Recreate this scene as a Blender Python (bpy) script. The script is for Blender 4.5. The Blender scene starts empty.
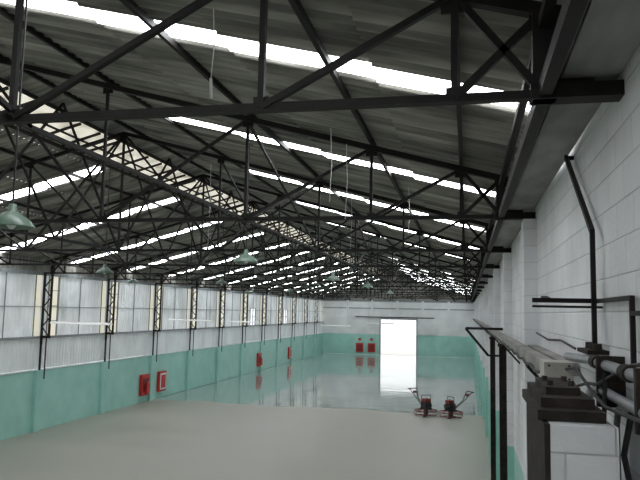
import bpy, bmesh, math, random
from mathutils import Vector, Matrix
random.seed(3)
scene = bpy.context.scene
scene.view_settings.view_transform = 'Standard'
scene.view_settings.look = 'None'

# ------------------------------------------------------------------ dims
H = 4.8                 # camera height
XL, XR = -16.2, 0.86    # side walls
XC = (XL + XR) / 2      # ridge
Y0, SP, NT = 4.18, 4.83, 15
YB = Y0 + SP * NT       # back wall
YF = -5.5               # wall behind the camera
CH = H + 1.27           # bottom chord height
EV = H + 1.77           # roof height at walls
SL = 0.27
RZ = EV + SL * (XR - XC)
def roofz(x): return RZ - SL * abs(x - XC)
TEAL = 2.32

# ------------------------------------------------------------------ materials
def new_mat(name):
    m = bpy.data.materials.new(name); m.use_nodes = True
    nt = m.node_tree
    return m, nt, nt.nodes['Principled BSDF']

def mat(name, c1, c2=None, scale=3.0, rough=0.6, metal=0.0, stretch=(1,1,1), bump=0.0, bscale=30,
        emis=None, estr=0.0, lo=0.35, hi=0.65, detail=6, evar=None, spec=None):
    m, nt, b = new_mat(name)
    b.inputs['Roughness'].default_value = rough
    b.inputs['Metallic'].default_value = metal
    b.inputs['Base Color'].default_value = (*c1, 1)
    if spec is not None: b.inputs['Specular IOR Level'].default_value = spec
    tc = nt.nodes.new('ShaderNodeTexCoord')
    if c2 is not None:
        mp = nt.nodes.new('ShaderNodeMapping'); mp.inputs['Scale'].default_value = stretch
        nz = nt.nodes.new('ShaderNodeTexNoise'); nz.inputs['Scale'].default_value = scale
        nz.inputs['Detail'].default_value = detail
        cr = nt.nodes.new('ShaderNodeValToRGB')
        cr.color_ramp.elements[0].position = lo; cr.color_ramp.elements[1].position = hi
        cr.color_ramp.elements[0].color = (*c1, 1); cr.color_ramp.elements[1].color = (*c2, 1)
        nt.links.new(tc.outputs['Object'], mp.inputs['Vector'])
        nt.links.new(mp.outputs['Vector'], nz.inputs['Vector'])
        nt.links.new(nz.outputs['Fac'], cr.inputs['Fac'])
        nt.links.new(cr.outputs['Color'], b.inputs['Base Color'])
    if bump > 0:
        n2 = nt.nodes.new('ShaderNodeTexNoise'); n2.inputs['Scale'].default_value = bscale
        bp = nt.nodes.new('ShaderNodeBump'); bp.inputs['Strength'].default_value = bump
        bp.inputs['Distance'].default_value = 0.01
        nt.links.new(tc.outputs['Object'], n2.inputs['Vector'])
        nt.links.new(n2.outputs['Fac'], bp.inputs['Height'])
        nt.links.new(bp.outputs['Normal'], b.inputs['Normal'])
    if emis:
        b.inputs['Emission Color'].default_value = (*emis, 1)
        b.inputs['Emission Strength'].default_value = estr
        if evar:
            n4 = nt.nodes.new('ShaderNodeTexNoise'); n4.inputs['Scale'].default_value = evar[0]; n4.inputs['Detail'].default_value = 5
            m4 = nt.nodes.new('ShaderNodeMapRange'); m4.inputs[1].default_value=.33; m4.inputs[2].default_value=.55
            m4.inputs[3].default_value=estr*evar[1]; m4.inputs[4].default_value=estr
            nt.links.new(tc.outputs['Object'], n4.inputs['Vector'])
            nt.links.new(n4.outputs['Fac'], m4.inputs[0]); nt.links.new(m4.outputs[0], b.inputs['Emission Strength'])
    return m

M_steel = mat('dark_painted_steel', (0.006,0.0055,0.005), (0.014,0.011,0.010), 6, 0.6, spec=.25)
M_rust = mat('rusty_dark_steel', (0.014,0.012,0.011), (0.036,0.028,0.023), 9, 0.8, bump=.5, spec=.25)
M_roof = mat('fibre_cement_sheet', (0.105,0.10,0.087), (0.47,0.455,0.405), 1.1, 0.92, stretch=(0.5,1.8,1), lo=.3, hi=.68)
nt = M_roof.node_tree; b = nt.nodes['Principled BSDF']
src = b.inputs['Base Color'].links[0].from_socket
tc = nt.nodes.new('ShaderNodeTexCoord')
mp = nt.nodes.new('ShaderNodeMapping'); mp.inputs['Scale'].default_value=(.25,5.6,1)
nz = nt.nodes.new('ShaderNodeTexNoise'); nz.inputs['Scale'].default_value=1.4; nz.inputs['Detail'].default_value=7
mr = nt.nodes.new('ShaderNodeMapRange'); mr.inputs[1].default_value=.36; mr.inputs[2].default_value=.6; mr.inputs[3].default_value=.55; mr.inputs[4].default_value=1.05
mx = nt.nodes.new('ShaderNodeMix'); mx.data_type='RGBA'; mx.blend_type='MULTIPLY'; mx.inputs[0].default_value=1
nt.links.new(tc.outputs['Object'],mp.inputs[0]); nt.links.new(mp.outputs[0],nz.inputs['Vector']); nt.links.new(nz.outputs['Fac'],mr.inputs[0])
nt.links.new(src,mx.inputs[6]); nt.links.new(mr.outputs[0],mx.inputs[7]); nt.links.new(mx.outputs[2],b.inputs['Base Color'])

M_sky = mat('translucent_rooflight', (0.8,0.85,0.9), None, emis=(0.96,0.98,1.0), estr=13.0, evar=(1.6,.25))
M_ridge = mat('aged_yellow_rooflight', (0.5,0.45,0.3), (0.75,0.72,0.6), 3, emis=(1.0,0.95,0.82), estr=0.75, evar=(2.2,.35))
M_teal = mat('teal_wall_paint', (0.30,0.57,0.50), (0.36,0.64,0.565), 1.2, 0.45)
M_white = mat('white_wall_paint', (0.64,0.65,0.65), (0.74,0.75,0.75), 0.9, 0.7)
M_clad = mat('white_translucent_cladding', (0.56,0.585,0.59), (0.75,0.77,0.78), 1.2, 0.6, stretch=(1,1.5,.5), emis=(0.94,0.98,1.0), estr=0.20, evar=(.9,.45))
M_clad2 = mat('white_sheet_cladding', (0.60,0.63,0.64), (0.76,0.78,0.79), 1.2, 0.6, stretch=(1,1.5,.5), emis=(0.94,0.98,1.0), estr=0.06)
M_yel = mat('yellowed_window_glass', (0.7,0.66,0.5), None, emis=(1.0,0.95,0.8), estr=0.5)
M_galv = mat('galvanised_gutter', (0.17,0.17,0.165), (0.30,0.30,0.29), 4, 0.6, stretch=(1,0.3,1))
M_wood = mat('weathered_beam', (0.19,0.185,0.175), (0.33,0.32,0.30), 5, 0.8, stretch=(1,0.3,1), bump=.3)
M_pipe = mat('grey_conduit', (0.20,0.21,0.22), (0.30,0.31,0.32), 5, 0.35)
M_box = mat('beige_box_paint', (0.36,0.34,0.30), (0.44,0.42,0.38), 8, 0.6)
M_red = mat('red_paint', (0.42,0.02,0.02), (0.5,0.03,0.025), 3, 0.4)
M_redd = mat('dark_red_paint', (0.13,0.012,0.012), (0.22,0.018,0.016), 8, 0.5)
M_wht = mat('white_enamel', (0.75,0.75,0.74), (0.82,0.82,0.8), 3, 0.4)
M_green = mat('green_enamel', (0.10,0.16,0.12), (0.14,0.21,0.16), 8, 0.35)
M_blk = mat('black_rubber', (0.012,0.012,0.012), (0.03,0.03,0.03), 8, 0.7)
M_frame = mat('grey_frame_paint', (0.22,0.24,0.25), (0.30,0.32,0.33), 5, 0.6)
M_leaf = mat('leaves', (0.03,0.10,0.02), (0.12,0.26,0.06), 6, 0.8)
M_ground = mat('outside_concrete', (0.7,0.69,0.66), (0.78,0.76,0.72), 0.6, 0.9)
M_wire = mat('white_cable', (0.7,0.7,0.7), (0.75,0.75,0.75), 5, 0.5)

def floor_mat(name, c1, c2, rough, scale, spec, ripple=0):
    m, nt, b = new_mat(name)
    tc = nt.nodes.new('ShaderNodeTexCoord')
    nz = nt.nodes.new('ShaderNodeTexNoise'); nz.inputs['Scale'].default_value = scale; nz.inputs['Detail'].default_value = 6
    cr = nt.nodes.new('ShaderNodeValToRGB')
    cr.color_ramp.elements[0].position = .28; cr.color_ramp.elements[1].position = .7
    cr.color_ramp.elements[0].color = (*c1,1); cr.color_ramp.elements[1].color = (*c2,1)
    nt.links.new(tc.outputs['Object'], nz.inputs['Vector'])
    nt.links.new(nz.outputs['Fac'], cr.inputs['Fac'])
    nt.links.new(cr.outputs['Color'], b.inputs['Base Color'])
    b.inputs['Specular IOR Level'].default_value = spec
    n2 = nt.nodes.new('ShaderNodeTexNoise'); n2.inputs['Scale'].default_value = 0.3; n2.inputs['Detail'].default_value = 3
    mr = nt.nodes.new('ShaderNodeMapRange')
    mr.inputs[1].default_value = .35; mr.inputs[2].default_value = .65
    mr.inputs[3].default_value = rough[0]; mr.inputs[4].default_value = rough[1]
    nt.links.new(tc.outputs['Object'], n2.inputs['Vector'])
    nt.links.new(n2.outputs['Fac'], mr.inputs[0])
    nt.links.new(mr.outputs[0], b.inputs['Roughness'])
    if ripple:
        n3 = nt.nodes.new('ShaderNodeTexNoise'); n3.inputs['Scale'].default_value = 1.1; n3.inputs['Detail'].default_value = 2
        bp = nt.nodes.new('ShaderNodeBump'); bp.inputs['Strength'].default_value = 1; bp.inputs['Distance'].default_value = ripple
        nt.links.new(tc.outputs['Object'], n3.inputs['Vector']); nt.links.new(n3.outputs['Fac'], bp.inputs['Height'])
        nt.links.new(bp.outputs['Normal'], b.inputs['Normal'])
    return m
M_floor = floor_mat('trowelled_concrete', (0.275,0.275,0.232), (0.34,0.34,0.29), (.40,.50), .3, .5)
M_wet = floor_mat('wet_glossy_concrete', (0.24,0.30,0.275), (0.31,0.37,0.34), (.02,.10), .3, 1.0, .006)

def block_mat(name, base, base2, joint, ax):
    m, nt, b = new_mat(name)
    b.inputs['Roughness'].default_value = .75
    tc = nt.nodes.new('ShaderNodeTexCoord')
    sp = nt.nodes.new('ShaderNodeSeparateXYZ'); cb = nt.nodes.new('ShaderNodeCombineXYZ')
    nt.links.new(tc.outputs['Object'], sp.inputs[0])
    nt.links.new(sp.outputs[ax], cb.inputs[0]); nt.links.new(sp.outputs[2], cb.inputs[1])
    br = nt.nodes.new('ShaderNodeTexBrick')
    br.inputs['Scale'].default_value = 1.0
    br.inputs['Brick Width'].default_value = .42; br.inputs['Row Height'].default_value = .21
    br.inputs['Mortar Size'].default_value = .007; br.inputs['Mortar Smooth'].default_value = .8
    br.inputs['Color1'].default_value = (*base,1); br.inputs['Color2'].default_value = (*base2,1)
    br.inputs['Mortar'].default_value = (*joint,1)
    nt.links.new(cb.outputs[0], br.inputs['Vector'])
    nz = nt.nodes.new('ShaderNodeTexNoise'); nz.inputs['Scale'].default_value = 1.3; nz.inputs['Detail'].default_value = 8
    nt.links.new(tc.outputs['Object'], nz.inputs['Vector'])
    mr = nt.nodes.new('ShaderNodeMapRange'); mr.inputs[1].default_value=.3; mr.inputs[2].default_value=.6
    mr.inputs[3].default_value=.84; mr.inputs[4].default_value=1.0
    nt.links.new(nz.outputs['Fac'], mr.inputs[0])
    mx = nt.nodes.new('ShaderNodeMix'); mx.data_type='RGBA'; mx.blend_type='MULTIPLY'; mx.inputs[0].default_value=1
    nt.links.new(br.outputs['Color'], mx.inputs[6]); nt.links.new(mr.outputs[0], mx.inputs[7])
    nt.links.new(mx.outputs[2], b.inputs['Base Color'])
    bp = nt.nodes.new('ShaderNodeBump'); bp.inputs['Strength'].default_value=.5; bp.inputs['Distance'].default_value=.012
    bp.invert = True
    nt.links.new(br.outputs['Fac'], bp.inputs['Height'])
    n3 = nt.nodes.new('ShaderNodeTexNoise'); n3.inputs['Scale'].default_value = 25
    nt.links.new(tc.outputs['Object'], n3.inputs['Vector'])
    bp2 = nt.nodes.new('ShaderNodeBump'); bp2.inputs['Strength'].default_value=.35; bp2.inputs['Distance'].default_value=.01
    nt.links.new(n3.outputs['Fac'], bp2.inputs['Height']); nt.links.new(bp.outputs['Normal'], bp2.inputs['Normal'])
    nt.links.new(bp2.outputs['Normal'], b.inputs['Normal'])
    return m
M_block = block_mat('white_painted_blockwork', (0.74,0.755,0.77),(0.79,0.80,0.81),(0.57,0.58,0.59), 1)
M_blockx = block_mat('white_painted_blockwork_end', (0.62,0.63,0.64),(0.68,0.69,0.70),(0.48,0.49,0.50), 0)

# ------------------------------------------------------------------ mesh helpers
def finish(bm, name, mats, parent=None, smooth=False):
    me = bpy.data.meshes.new(name); bm.to_mesh(me); bm.free()
    for m in mats: me.materials.append(m)
    ob = bpy.data.objects.new(name, me); scene.collection.objects.link(ob)
    if parent: ob.parent = parent
    return ob

def box(bm, x0,x1,y0,y1,z0,z1, mi=0):
    vs = [bm.verts.new(v) for v in [(x0,y0,z0),(x1,y0,z0),(x1,y1,z0),(x0,y1,z0),(x0,y0,z1),(x1,y0,z1),(x1,y1,z1),(x0,y1,z1)]]
    for f in [(3,2,1,0),(4,5,6,7),(0,1,5,4),(1,2,6,5),(2,3,7,6),(3,0,4,7)]:
        fc = bm.faces.new([vs[i] for i in f]); fc.material_index = mi

def bar(bm, p1, p2, w=.05, h=.05, mi=0, up=(0,0,1)):
    p1=Vector(p1); p2=Vector(p2); d=(p2-p1).normalized(); up=Vector(up)
    if abs(d.dot(up))>.98: up=Vector((0,1,0))
    s=d.cross(up).normalized(); u=s.cross(d).normalized()
    a=[]
    for p in (p1,p2):
        for sx,sz in ((-1,-1),(1,-1),(1,1),(-1,1)):
            a.append(bm.verts.new(p+s*(sx*w/2)+u*(sz*h/2)))
    for f in [(3,2,1,0),(4,5,6,7),(0,1,5,4),(1,2,6,5),(2,3,7,6),(3,0,4,7)]:
        fc=bm.faces.new([a[i] for i in f]); fc.material_index=mi

def tube(bm, pts, r, mi=0, n=12, caps=True):
    pts=[Vector(p) for p in pts]; rings=[]
    prev=None
    for i,p in enumerate(pts):
        if i==0: d=pts[1]-p
        elif i==len(pts)-1: d=p-pts[i-1]
        else: d=(pts[i+1]-p).normalized()+(p-pts[i-1]).normalized()
        d.normalize()
        ref = prev if prev is not None else (Vector((0,0,1)) if abs(d.z)<.9 else Vector((1,0,0)))
        s=d.cross(ref).normalized(); u=s.cross(d).normalized(); prev=u
        rr = r[i] if isinstance(r,(list,tuple)) else r
        rings.append([bm.verts.new(p+(s*math.cos(t)+u*math.sin(t))*rr) for t in [2*math.pi*k/n for k in range(n)]])
    for a,b in zip(rings,rings[1:]):
        for k in range(n):
            f=bm.faces.new([a[k],a[(k+1)%n],b[(k+1)%n],b[k]]); f.material_index=mi; f.smooth=True
    if caps:
        for rg in (rings[0],rings[-1]):
            f=bm.faces.new(rg); f.material_index=mi

def lathe(bm, cx,cy, prof, mi=0, n=28):
    rings=[[bm.verts.new((cx+r*math.cos(2*math.pi*k/n), cy+r*math.sin(2*math.pi*k/n), z)) for k in range(n)] for r,z in prof]
    for a,b in zip(rings,rings[1:]):
        for k in range(n):
            f=bm.faces.new([a[k],a[(k+1)%n],b[(k+1)%n],b[k]]); f.material_index=mi; f.smooth=True

# ------------------------------------------------------------------ floor
YW = 33.6
bm=bmesh.new(); box(bm, XL-.3,XR+.3,YF-.3,YB+.3,-.3,-.012,1)
edge=[]
n=120
for i in range(n+1):
    x=XL-.3+(XR-XL+.6)*i/n
    edge.append((x, YW+.22*math.sin(x*.8)+.12*math.sin(x*2.3+1)+random.uniform(-.04,.04)))
for (xa,ya),(xb,yb) in zip(edge,edge[1:]):
    a=bm.verts.new((xa,YF-.3,0)); b_=bm.verts.new((xb,YF-.3,0)); c=bm.verts.new((xb,yb,0)); d_=bm.verts.new((xa,ya,0))
    bm.faces.new([a,b_,c,d_])
    e=bm.verts.new((xa,ya+.03,-.012)); g=bm.verts.new((xb,yb+.03,-.012)); bm.faces.new([d_,c,g,e])
finish(bm,'floor',[M_floor,M_wet])
bm=bmesh.new(); box(bm,-90,70,YB+.3,YB+70,-.3,-.05); box(bm,-90,XL-.3,-20,YB+.3,-.3,-.05)
finish(bm,'ground_outside',[M_ground])

# ------------------------------------------------------------------ walls
DX0,DX1,DH = -9.55,-5.55,4.0
bm=bmesh.new()
for (a,b) in ((XL-.25,DX0),(DX1,XR+.25)):
    box(bm,a,b,YB,YB+.25,0,TEAL,1)
    box(bm,a,b,YB,YB+.25,TEAL,CH+.25,0)
box(bm,DX0,DX1,YB,YB+.25,DH,CH+.25,0)
vs=[bm.verts.new(v) for v in [(XL,YB+.05,CH+.25),(XR,YB+.05,CH+.25),(XR,YB+.05,EV+.1),(XC,YB+.05,RZ+.1),(XL,YB+.05,EV+.1)]]
f=bm.faces.new(vs); f.material_index=2
for k in range(1,6):
    x=XL+(XR-XL)*k/6
    if not (DX0-.2<x<DX1+.2): box(bm,x-.12,x+.12,YB-.08,YB,0,TEAL,1)
    box(bm,x-.12,x+.12,YB-.08,YB,TEAL if not (DX0-.2<x<DX1+.2) else DH+.1,CH+.2,0)
box(bm,XL,XR,YB-.06,YB,CH-.9,CH-.78,3)
box(bm,XL,XR,YB-.06,YB,CH-.1,CH+.1,3)
finish(bm,'wall_back',[M_white,M_teal,M_roof,M_frame])
bm=bmesh.new()
box(bm,DX0-.12,DX0,YB-.1,YB+.27,0,DH+.12,0); box(bm,DX1,DX1+.12,YB-.1,YB+.27,0,DH+.12,0)
box(bm,DX0,DX1,YB-.1,YB+.27,DH,DH+.12,0)
finish(bm,'door_1',[M_frame])
bm=bmesh.new()
box(bm,DX0-2.9,DX1+2.0,YB-.2,YB-.12,DH+.2,DH+.3,1)
box(bm,DX1+.15,DX1+2.1,YB-.16,YB-.1,2.4,DH+.2,0)
finish(bm,'sliding_door_leaf',[M_white,M_steel])

bm=bmesh.new(); box(bm,XL-.25,XR+.25,YF-.25,YF,0,EV+2.3,0); finish(bm,'wall_front',[M_white])

bm=bmesh.new()
box(bm,XR,XR+.25,YF,YB,TEAL,EV+.9,0); box(bm,XR,XR+.25,YF,YB,0,TEAL,1)
for k in range(1,NT):
    y=Y0+SP*k
    box(bm,XR-.16,XR,y-.2,y+.2,TEAL,CH-.06,0); box(bm,XR-.16,XR,y-.2,y+.2,0,TEAL,1)
finish(bm,'wall_right',[M_block,M_teal])

bm=bmesh.new(); box(bm,XL-.25,XL,YF,YB,0,TEAL,0)
for k in range(-1,NT):
    y=Y0+SP*k; box(bm,XL,XL+.14,y-.18,y+.18,0,TEAL,0)
box(bm,XL,XL+.03,YF,YB,TEAL-.02,TEAL+.03,1)
finish(bm,'wall_left',[M_teal,M_white])

def vsheet(bm,y0,y1,z0,z1,x,mi,pitch=.25,amp=.03):
    n=max(1,int((y1-y0)/pitch)); pitch=(y1-y0)/n; prev=None
    for i in range(n):
        for fr,o in ((0,0),(.35,0),(.5,amp),(.85,amp)):
            y=y0+(i+fr)*pitch
            a=bm.verts.new((x+o,y,z0)); b=bm.verts.new((x+o,y,z1))
            if prev: f=bm.faces.new([prev[0],a,b,prev[1]]); f.material_index=mi
            prev=(a,b)
    a=bm.verts.new((x,y1,z0)); b=bm.verts.new((x,y1,z1)); f=bm.faces.new([prev[0],a,b,prev[1]]); f.material_index=mi
bmL=bmesh.new(); bmU=bmesh.new(); bmY=bmesh.new(); bmF=bmesh.new()
for k in range(-2,NT):
    ya=Y0+SP*k; yb=ya+SP
    ya2=max(ya,YF)
    vsheet(bmL,ya2,yb,TEAL+.04,3.55,XL-.05,0,.20,.025)
    gaps = k in (9,11)
    if gaps:
        vsheet(bmU,ya+1.1,ya+2.0,3.6,CH-.05,XL-.05,0)
        vsheet(bmU,ya+2.0,yb-1.6,4.9,CH-.05,XL-.05,0)
        vsheet(bmU,yb-1.6,yb-.4,3.6,CH-.05,XL-.05,0)
        for yy in (ya+2.0,(ya+yb+.4)/2,yb-1.6): bar(bmF,(XL,yy,3.6),(XL,yy,4.9),.05,.05)
        bar(bmF,(XL,ya+2,4.9),(XL,yb-1.6,4.9),.05,.05); bar(bmF,(XL,ya+2,4.25),(XL,yb-1.6,4.25),.04,.04)
    else:
        vsheet(bmU,max(ya+1.1,YF),yb-.4,3.6,CH-.05,XL-.05,0)
    box(bmY,XL-.06,XL-.03,yb-.4,yb,3.6,CH-.1,0)
    bar(bmF,(XL,yb-.4,3.6),(XL,yb-.4,CH),.04,.04)
    if ya>YF:
        vsheet(bmU,ya,ya+.45,3.6,CH-.05,XL-.05,0)
        box(bmY,XL-.06,XL-.03,ya+.45,ya+1.1,3.6,CH-.1,0)
        for z in (4.2,4.8,5.4): bar(bmF,(XL-.01,ya+.45,z),(XL-.01,ya+1.1,z),.03,.03)
        bar(bmF,(XL,ya+.45,3.6),(XL,ya+.45,CH),.05,.05); bar(bmF,(XL,ya+1.1,3.6),(XL,ya+1.1,CH),.05,.05)
        bar(bmF,(XL,ya+2.7,3.6),(XL,ya+2.7,CH),.03,.03)
    bar(bmF,(XL+.0,ya2,4.75),(XL+.0,yb,4.75),.05,.03)
box(bmF,XL-.02,XL+.08,YF,YB,3.53,3.62,0)
box(bmF,XL-.05,XL+.06,YF,YB,CH-.1,CH+.05,0)
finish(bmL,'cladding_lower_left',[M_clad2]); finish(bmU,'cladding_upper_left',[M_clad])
finish(bmY,'window_1',[M_yel]); finish(bmF,'trim_1',[M_frame])
bm=bmesh.new(); box(bm,XL-.08,XL-.02,YF,YB,CH,EV+.05,0); finish(bm,'eave_fascia',[M_roof])

def lattice(name,y):
    bm=bmesh.new(); x0=XL+.10; x1=XL+.42
    bar(bm,(x0,y,3.3),(x0,y,CH),.06,.09); bar(bm,(x1,y,3.6),(x1,y,CH),.06,.09)
    z=3.6; s=0
    while z<CH-.3:
        bar(bm,(x0 if s else x1,y,z),(x1 if s else x0,y,z+.38),.035,.035); z+=.38; s=1-s
    bar(bm,(x0-.05,y,3.6),(x1+.05,y,3.6),.09,.09)
    bar(bm,(x0,y,TEAL-.3),(x0,y,3.6),.06,.06)
    bar(bm,(x1-.1,y,2.0),(x1-.1,y,3.6),.035,.035)
    finish(bm,name,[M_steel])
for k in range(-1,NT): lattice('lattice_column',Y0+SP*k)

# ------------------------------------------------------------------ roof
bmR=bmesh.new(); bmS=bmesh.new()
strips=[(6.2+SP*k-.25,6.2+SP*k+.25) for k in range(-2,NT)]
pitch=.177; stp=pitch/6
def in_strip(y): return any(a<=y<=b for a,b in strips)
def course(xa,xb,side):
    ys=[]; y=YF
    while y<YB+.1: ys.append(y); y+=stp
    za=roofz(xa)-.0; zb=roofz(xb)-.035
    mid=(xa+xb)/2
    light = (side>0 and mid>-5.4) or (side<0 and mid<-9.4)
    prevs={}
    for i,y in enumerate(ys):
        o=.03*math.sin(2*math.pi*y/pitch)
        s = light and in_strip(y)
        for bmx,key in ((bmR,'R'),(bmS,'S')):
            a=bmx.verts.new((xa,y,za+.06+o)); b=bmx.verts.new((xb,y,zb+.06+o))
            if key in prevs:
                use = (key=='S')==bool(s)
                if use:
                    f=bmx.faces.new([prevs[key][0],a,b,prevs[key][1]]); f.smooth=True
            prevs[key]=(a,b)
xs=[XR,-.78,-2.3,-3.82,-5.34,-6.6,XC]
for a,b in zip(xs,xs[1:]): course(a+.0,b-.07 if b!=XC else b,1)
xs2=[XL-.1,-14.4,-12.8,-11.2,-9.5,-9.15]
for a,b in zip(xs2,xs2[1:]): course(a,b+.07,-1)
bmesh.ops.delete(bmR,geom=[v for v in bmR.verts if not v.link_faces],context='VERTS')
bmesh.ops.delete(bmS,geom=[v for v in bmS.verts if not v.link_faces],context='VERTS')
finish(bmR,'ceiling',[M_roof]); finish(bmS,'rooflight_strips',[M_sky])
bm=bmesh.new()
x0,x1=-9.15,-8.2
vs=[bm.verts.new(v) for v in [(x0,YF,roofz(x0)+.05),(x0,YB,roofz(x0)+.05),(x1,YB,roofz(x1)+.05),(x1,YF,roofz(x1)+.05)]]; bm.faces.new(vs)
x2=XC
vs=[bm.verts.new(v) for v in [(x1,YF,roofz(x1)+.06),(x1,YB,roofz(x1)+.06),(x2,YB,roofz(x2)+.06),(x2,YF,roofz(x2)+.06)]]; f=bm.faces.new(vs); f.material_index=1
y=YF
while y<YB:
    bar(bm,(x0,y,roofz(x0)+.02),(x1,y,roofz(x1)+.02),.05,.05,2); y+=.8
bar(bm,((x0+x1)/2,YF,roofz((x0+x1)/2)),((x0+x1)/2,YB,roofz((x0+x1)/2)),.04,.04,2)
finish(bm,'ridge_rooflight',[M_ridge,M_roof,M_steel])

bm=bmesh.new()
for x in [-.07,-1.27,-3.06,-5.3,-7.3]+[2*XC-v for v in (-.07,-1.27,-3.06,-5.3)]+[-8.05,-9.15]:
    z=roofz(x)-.02
    bar(bm,(x,YF,z),(x,YB,z),.045,.075,0)
finish(bm,'roof_purlins',[M_steel])

# ------------------------------------------------------------------ trusses
def truss(y):
    bm=bmesh.new()
    top=lambda x: roofz(x)-.11
    xa,xb=XL+.05,XR-.001
    box(bm,xa,xb,y-.012,y+.012,CH-.022,CH+.03); box(bm,xa,xb,y-.035,y+.035,CH-.027,CH-.016)
    for s,xe in ((1,XR-.03),(-1,XL+.03)):
        bar(bm,(xe,y,top(xe)),(XC,y,top(XC)),.08,.075)
    nr=[XR-.42,-.07,-1.27,-3.06,-5.3,XC]
    for sgn in (1,-1):
        N=[x if sgn>0 else 2*XC-x for x in nr]
        bar(bm,(N[0],y,CH-.04),(N[0],y,top(N[0])),.13,.10)
        for i in range(1,5):
            bar(bm,(N[i],y,CH),(N[i],y,top(N[i])),.04,.04)
        for i in range(1,4):
            bar(bm,(N[i+1],y,CH),(N[i],y,top(N[i])),.045,.04)
        bar(bm,(N[4],y,CH),(XC,y,top(XC)),.045,.04)
        bar(bm,(N[1],y,CH),(N[0],y,top(N[0])),.045,.045)
        bar(bm,(N[0],y,CH),(N[1],y,top(N[1])),.045,.045)
        for i,x in enumerate(N[:-1]):
            box(bm,x-.05,x+.05,y-.008,y+.008,CH,CH+.07)
            box(bm,x-.08,x+.08,y-.008,y+.008,top(x)-.11,top(x))
    bar(bm,(XC,y,CH),(XC,y,top(XC)),.045,.045)
    box(bm,XR-.5,XR-.001,y-.07,y+.07,CH-.04,CH+.045)
    box(bm,XR-.42,XR-.15,y-.03,y+.03,CH+.045,CH+.42)
    finish(bm,'roof_truss',[M_steel])
for k in range(-2,NT): truss(Y0+SP*k-(.2 if k==0 else 0))
bm=bmesh.new()
for k in range(-1,NT-1):
    y=Y0+SP*k; y2=y+SP
    zt=roofz(XC)-.15; x=XC
    bar(bm,(x,y,CH),(x,y2,CH),.05,.05)
    m=(y+y2)/2
    bar(bm,(x,y,CH),(x,m,zt),.04,.04); bar(bm,(x,m,zt),(x,y2,CH),.04,.04)
    bar(bm,(x,y,zt),(x,m,CH),.035,.035); bar(bm,(x,m,CH),(x,y2,zt),.035,.035)
    for x in (-3.06,-12.28):
        zt=roofz(x)-.15
        bar(bm,(x,y,CH),(x,y2,CH),.035,.035)
        if k%2==1:
            bar(bm,(x,y,CH),(x,y2,zt),.035,.035); bar(bm,(x,y,zt),(x,y2,CH),.035,.035)
    if k>=2:
        for x in (-5.3,-10.04):
            zt=roofz(x)-.15
            if k%2==0:
                bar(bm,(x,y,CH),(x,y2,zt),.035,.035); bar(bm,(x,y,zt),(x,y2,CH),.035,.035)
finish(bm,'longitudinal_bracing',[M_steel])

bm=bmesh.new()
box(bm,XR-.34,XR-.02,YF+.01,YB-.07,CH+.08,CH+.11,0); box(bm,XR-.36,XR-.33,YF+.01,YB-.07,CH+.08,CH+.34,0)
yy=YF+.5
while yy<30:
    box(bm,XR-.375,XR-.36,yy-.02,yy+.02,CH+.07,CH+.35,0); yy+=.6
finish(bm,'eave_gutter',[M_galv])
bm=bmesh.new(); bar(bm,(XR-.42,YF,CH+.02),(XR-.42,YB,CH+.02),.07,.09); bar(bm,(XR-.42,YF,CH+.42),(XR-.42,YB,CH+.42),.06,.07)
finish(bm,'eave_beam',[M_steel])

# ------------------------------------------------------------------ pendant lamps
def pendant(x,y,z,ztop,s=1.0):
    bm=bmesh.new()
    tube(bm,[(x,y,z+.16*s),(x,y,ztop)],.011,1,8)
    lathe(bm,x,y,[(0.001,z+.22*s),(.035*s,z+.22*s),(.045*s,z+.15*s),(.075*s,z+.13*s),(.12*s,z+.10*s),(.18*s,z+.055*s),(.22*s,z+.0),(.225*s,z-.012),(.215*s,z-.012),(.17*s,z+.04*s),(.09*s,z+.08*s),(.001,z+.10*s)],0)
    lathe(bm,x,y,[(.001,z+.09*s),(.03*s,z+.08*s),(.05*s,z+.03*s),(.045*s,z-.0*s),(.02*s,z-.03*s),(.001,z-.035*s)],2,16)
    finish(bm,'pendant_lamp',[M_green,M_steel,M_wht])
for (x,y,z) in [(-4.42,5.85,.78),(-3.9,11.6,.86),(-4.05,20.5,.96),(-3.9,27,1.0),(-9.0,15.6,.86),(-9.0,24,.95),(-12.6,24,.95),(-9,34,.95),(-4,36,1.0),(-12.6,38,.95)]:
    pendant(x,y,H+z,roofz(x)-.02,1.0)

bm=bmesh.new()
for (x,y,za,zb) in [(-1.6,7.8,2.2,1.3),(-1.55,8.6,2.2,1.2),(-2.15,5.3,2.6,1.95),(-1.0,11.8,2.2,1.35),(-2.4,14,2.6,1.3),(-5.2,13,3,1.3)]:
    tube(bm,[(x,y,H+za),(x+.02,y,H+(za+zb)/2),(x,y,H+zb)],.004,0,6)
tube(bm,[(-2.15,5.3,H+1.97),(-2.14,5.3,H+1.80)],.014,0,8)
finish(bm,'hanging_cables',[M_wire])

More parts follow.
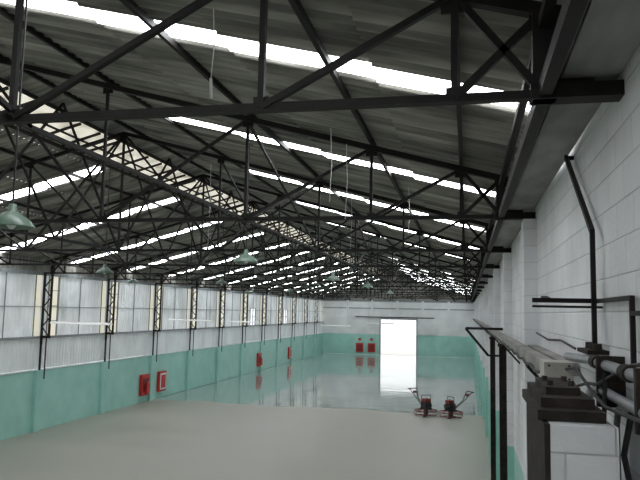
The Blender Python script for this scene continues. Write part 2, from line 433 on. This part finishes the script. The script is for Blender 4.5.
def trough(x,y,z,L):
    bm=bmesh.new()
    prof=[(-.13,0),(-.06,.07),(.06,.07),(.13,0)]
    a=[bm.verts.new((x-L/2,y+p[0],z+p[1])) for p in prof]; b=[bm.verts.new((x+L/2,y+p[0],z+p[1])) for p in prof]
    for j in range(3): bm.faces.new([a[j],a[j+1],b[j+1],b[j]])
    bm.faces.new(a); bm.faces.new(b)
    for dy in (-.05,.05): tube(bm,[(x-L/2+.05,y+dy,z+.01),(x+L/2-.05,y+dy,z+.01)],.018,0,8)
    for s in (-1,1): tube(bm,[(x+s*L*.4,y,z+.07),(x+s*L*.4,y,CH)],.006,1,6)
    finish(bm,'fluorescent_fixture',[M_wht,M_steel])
trough(-13.2,21.5,H-.62,2.3); trough(-13.2,31.2,H-.6,2.4); trough(-10.2,53,H-1.15,2.4); trough(-13.8,41,H-.8,2.0); trough(-7.0,56,H-.95,2.4)

# ------------------------------------------------------------------ fire boxes
def firebox_left(y,style):
    bm=bmesh.new()
    box(bm,XL+.002,XL+.16,y-.42,y+.42,.35,1.4,0)
    if style==0:
        box(bm,XL+.16,XL+.18,y-.3,y+.3,.6,1.2,1)
        tube(bm,[(XL+.28,y,.45),(XL+.28,y,.95),(XL+.28,y,1.05)],[.09,.09,.03],2,12)
    else:
        box(bm,XL+.16,XL+.175,y-.34,y+.34,.45,1.3,3); box(bm,XL+.175,XL+.19,y-.26,y+.26,.53,1.22,0)
    finish(bm,'fire_hydrant_cabinet',[M_red,M_redd,M_red,M_wht])
firebox_left(32.4,0); firebox_left(34.4,1); firebox_left(52,0); firebox_left(61.5,1)
for x in (-11.9,-10.55):
    bm=bmesh.new(); box(bm,x-.42,x+.42,YB-.18,YB-.081,.3,1.3,0); box(bm,x-.3,x+.3,YB-.2,YB-.18,.45,1.15,1)
    box(bm,x-.15,x+.15,YB-.1,YB-.002,1.6,1.85,0)
    finish(bm,'fire_hydrant_cabinet',[M_red,M_redd])

# ------------------------------------------------------------------ power trowels
def trowel(cx,cy,ang):
    bm=bmesh.new()
    R=.55
    for z,r in ((.10,R),(.26,R)):
        pts=[(r*math.cos(t),r*math.sin(t),z) for t in [2*math.pi*k/28 for k in range(29)]]
        tube(bm,pts,.018,0,6)
    for k in range(8):
        t=2*math.pi*k/8; c,s=math.cos(t),math.sin(t)
        bar(bm,(R*c,R*s,.10),(R*c,R*s,.26),.02,.02,0); bar(bm,(R*c,R*s,.26),(.12*c,.12*s,.30),.025,.025,0)
    for k in range(4):
        t=math.pi/4+math.pi/2*k; c,s=math.cos(t),math.sin(t)
        bar(bm,(.08*c,.08*s,.08),(.5*c,.5*s,.02),.15,.012,1)
    tube(bm,[(0,0,.06),(0,0,.18),(0,0,.32)],[.07,.13,.10],1,16)
    box(bm,-.22,.22,-.18,.18,.32,.38,1)
    box(bm,-.18,.14,-.16,.16,.38,.66,1)
    for i in range(5): box(bm,.14,.2,-.13,.13,.40+i*.05,.42+i*.05,1)
    box(bm,-.2,.1,-.14,.16,.66,.80,0)
    tube(bm,[(-.05,.02,.80),(-.05,.02,.84)],.035,1,10)
    tube(bm,[(.05,-.16,.55),(.05,-.30,.55)],.05,1,10)
    tube(bm,[(-.18,0,.52),(-.30,0,.52)],.12,1,14)
    tube(bm,[(0,-.3,.28),(0,-.25,.95),(0,.25,.95),(0,.3,.28)],.018,1,8)
    for s in (-.05,.05): tube(bm,[(.15,s,.36),(.7,s,.75),(1.0,s*4,1.12),(1.15,s*4.5,1.15)],.02,1,8)
    tube(bm,[(1.1,-.25,1.15),(1.1,.25,1.15)],.02,1,8); box(bm,.85,.97,-.06,.06,.95,1.07,0)
    M=Matrix.Translation((cx,cy,0))@Matrix.Rotation(ang,4,'Z')
    bmesh.ops.transform(bm,matrix=M,verts=bm.verts)
    finish(bm,'power_trowel',[M_redd,M_blk,M_pipe])
trowel(-1.9,32.8,math.radians(130)); trowel(-.75,32.6,math.radians(35))

# ------------------------------------------------------------------ right wall fittings
bm=bmesh.new()
box(bm,XR-.13,XR-.02,5.6,8.78,H-.46,H-.36,0)
box(bm,XR-.28,XR-.17,5.6,70,H-.46,H-.36,0)
for k in range(14):
    y=7+k*4.83; bar(bm,(XR-.3,y,H-.48),(XR-.001,y,H-.48),.05,.04,1); bar(bm,(XR-.28,y,H-.5),(XR-.001,y,H-.80),.03,.03,1)
tube(bm,[(XR-.3,5.6+.25*i,H-.44-.03*math.sin(i*.9)**2) for i in range(100)],.014,2,6)
finish(bm,'cable_tray_beam',[M_wood,M_rust,M_blk])
bm=bmesh.new()
tube(bm,[(XR-.1,1.0,H-.27),(XR-.1,4.6,H-.27),(XR-.1,4.9,H-.285),(XR-.1,5.6,H-.31)],.030,0,14)
tube(bm,[(XR-.12,1.0,H-.41),(XR-.12,4.2,H-.41),(XR-.13,4.38,H-.43),(XR-.15,4.45,H-.55),(XR-.15,4.45,H-1.2)],.026,0,14)
tube(bm,[(XR-.06,1.0,H-.47),(XR-.06,3.9,H-.47),(XR-.06,4.0,H-.5),(XR-.06,4.05,H-.6),(XR-.06,4.05,H-1.6)],.018,0,10)
tube(bm,[(XR-.2,1.6,H-.36),(XR-.17,3.0,H-.42),(XR-.2,3.6,H-.44),(XR-.15,4.2,H-.44),(XR-.16,4.8,H-.34),(XR-.2,4.92,H-.36)],.010,2,8)
tube(bm,[(XR-.05,3.3,H-.2),(XR-.09,3.6,H-.24),(XR-.16,4.0,H-.37),(XR-.12,4.6,H-.42),(XR-.10,5.2,H-.5),(XR-.10,5.5,H-.46)],.010,2,8)
tube(bm,[(XR-.14,3.9,H-.3),(XR-.17,3.8,H-.55),(XR-.15,3.7,H-.8),(XR-.1,3.6,H-1.1),(XR-.08,3.6,H-1.6)],.012,2,8)
tube(bm,[(XR-.12,3.4,H-.42),(XR-.17,3.35,H-.62),(XR-.13,3.3,H-.9),(XR-.1,3.3,H-1.5)],.014,2,8)
tube(bm,[(XR-.04,5.6,H-.25),(XR-.03,6.5,H-.22),(XR-.03,7.5,H-.25),(XR-.03,8.7,H-.21)],.010,2,8)
for y in (3.2,4.1): box(bm,XR-.15,XR-.001,y-.02,y+.02,H-.5,H-.22,1)
tube(bm,[(XR-.1,4.3,H-.27),(XR-.1,4.42,H-.27)],.042,1,14)
tube(bm,[(XR-.1,3.5,H-.27),(XR-.1,3.62,H-.27)],.042,1,14)
finish(bm,'conduit_pipes',[M_pipe,M_rust,M_blk])
bm=bmesh.new()
box(bm,XR-.34,XR-.15,4.95,5.25,H-.45,H-.32,0); box(bm,XR-.33,XR-.16,4.935,4.95,H-.44,H-.33,0)
for dx in (.31,.18):
    for dz in (.43,.34): tube(bm,[(XR-dx,4.92,H-dz),(XR-dx,4.935,H-dz)],.008,1,6)
finish(bm,'junction_box',[M_box,M_rust])
bm=bmesh.new()
for y in (4.85,4.7,4.55): tube(bm,[(XR-.06,y,H-.235),(XR-.06,y,H-.17)],[.03,.025],0,10)
box(bm,XR-.13,XR-.001,4.5,4.9,H-.235,H-.21,0)
finish(bm,'cable_clamps',[M_rust])
bm=bmesh.new()
bar(bm,(.80,5.75,H+1.30),(.80,4.65,H+.55),.03,.035); bar(bm,(.80,4.65,H+.56),(.80,4.65,H-.2),.03,.03)
bar(bm,(.80,5.75,H+1.29),(XR-.001,5.75,H+1.29),.03,.03)
bar(bm,(.42,4.66,H+.10),(XR-.03,4.66,H+.10),.025,.03); bar(bm,(.42,4.66,H+.06),(.855,4.66,H+.06),.02,.015)
bar(bm,(.52,4.66,H+.10),(.52,4.9,H+.12),.04,.03)
bar(bm,(XR-.03,4.66,H+.10),(XR-.03,3.75,H+.10),.025,.025); bar(bm,(XR-.03,3.75,H+.11),(XR-.03,3.75,H-.25),.025,.025)
bar(bm,(XR-.03,3.75,H+.02),(XR-.03,3.3,H+.02),.025,.025)
finish(bm,'steel_bracket',[M_steel])
bm=bmesh.new()
bar(bm,(-.03,14.3,H-.29),(XR-.001,14.3,H-.29),.06,.05); bar(bm,(-.03,14.3,H-.29),(.42,14.3,H-.83),.05,.05); bar(bm,(.42,14.3,H-.83),(XR-.001,14.3,H-.83),.04,.04)
finish(bm,'cantilever_bracket',[M_steel])
for (x,y,zt) in ((.60,12.2,H-.55),(.62,17.5,H-.6)):
    bm=bmesh.new(); box(bm,x-.05,x+.05,y-.01,y+.01,0,zt); box(bm,x-.06,x-.05,y-.06,y+.06,0,zt); box(bm,x+.05,x+.06,y-.06,y+.06,0,zt)
    box(bm,x-.08,XR-.001,y-.07,y+.07,zt,zt+.05)
    finish(bm,'steel_post',[M_rust])
# near pier with dark cap
bm=bmesh.new()
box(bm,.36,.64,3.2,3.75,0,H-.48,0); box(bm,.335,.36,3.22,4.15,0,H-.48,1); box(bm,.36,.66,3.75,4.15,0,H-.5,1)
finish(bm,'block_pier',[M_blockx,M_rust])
bm=bmesh.new()
box(bm,.315,.61,3.3,4.2,H-.475,H-.43,0); box(bm,.34,.58,3.4,4.15,H-.43,H-.385,0); box(bm,.38,.54,3.55,4.1,H-.385,H-.35,0)
for yy in (3.65,3.9): tube(bm,[(.41,yy,H-.35),(.41,yy,H-.325)],.016,0,6); tube(bm,[(.51,yy,H-.35),(.51,yy,H-.325)],.016,0,6)
finish(bm,'rusty_bearing_plate',[M_rust])

def bush(x,y,s):
    bm=bmesh.new(); bmesh.ops.create_icosphere(bm,subdivisions=4,radius=1)
    for v in bm.verts:
        n=v.co.normalized(); k=1+.18*math.sin(n.x*9+x)*math.sin(n.y*8+y)*math.cos(n.z*7)+random.uniform(-.06,.06)
        v.co=Vector((n.x*k*s,n.y*k*s,max(-.9,n.z*k)*s*1.3))
    bmesh.ops.transform(bm,matrix=Matrix.Translation((x,y,s*1.1)),verts=bm.verts)
    finish(bm,'outdoor_shrub',[M_leaf])
bush(XL-6,50,2.6); bush(XL-6,59.5,2.4)

# ------------------------------------------------------------------ world
w=bpy.data.worlds.new('overcast_sky'); scene.world=w; w.use_nodes=True
bg=w.node_tree.nodes['Background']; bg.inputs[0].default_value=(0.96,0.98,1.0,1); bg.inputs[1].default_value=1.5

# ------------------------------------------------------------------ camera
f=675.0
cam=bpy.data.cameras.new('camera'); cam.sensor_width=36; cam.lens=f/640*36; cam.clip_end=400
co=bpy.data.objects.new('camera',cam); scene.collection.objects.link(co)
d=Vector((147,-74,-f)).normalized()
u=Vector((.02,1,0)); u.z=-(u.x*d.x+u.y*d.y)/d.z; u.normalize()
xw=d.cross(u).normalized()
R=Matrix((xw,d,u))
co.matrix_world=Matrix.Translation((0,0,H))@R.to_4x4()
scene.camera=co
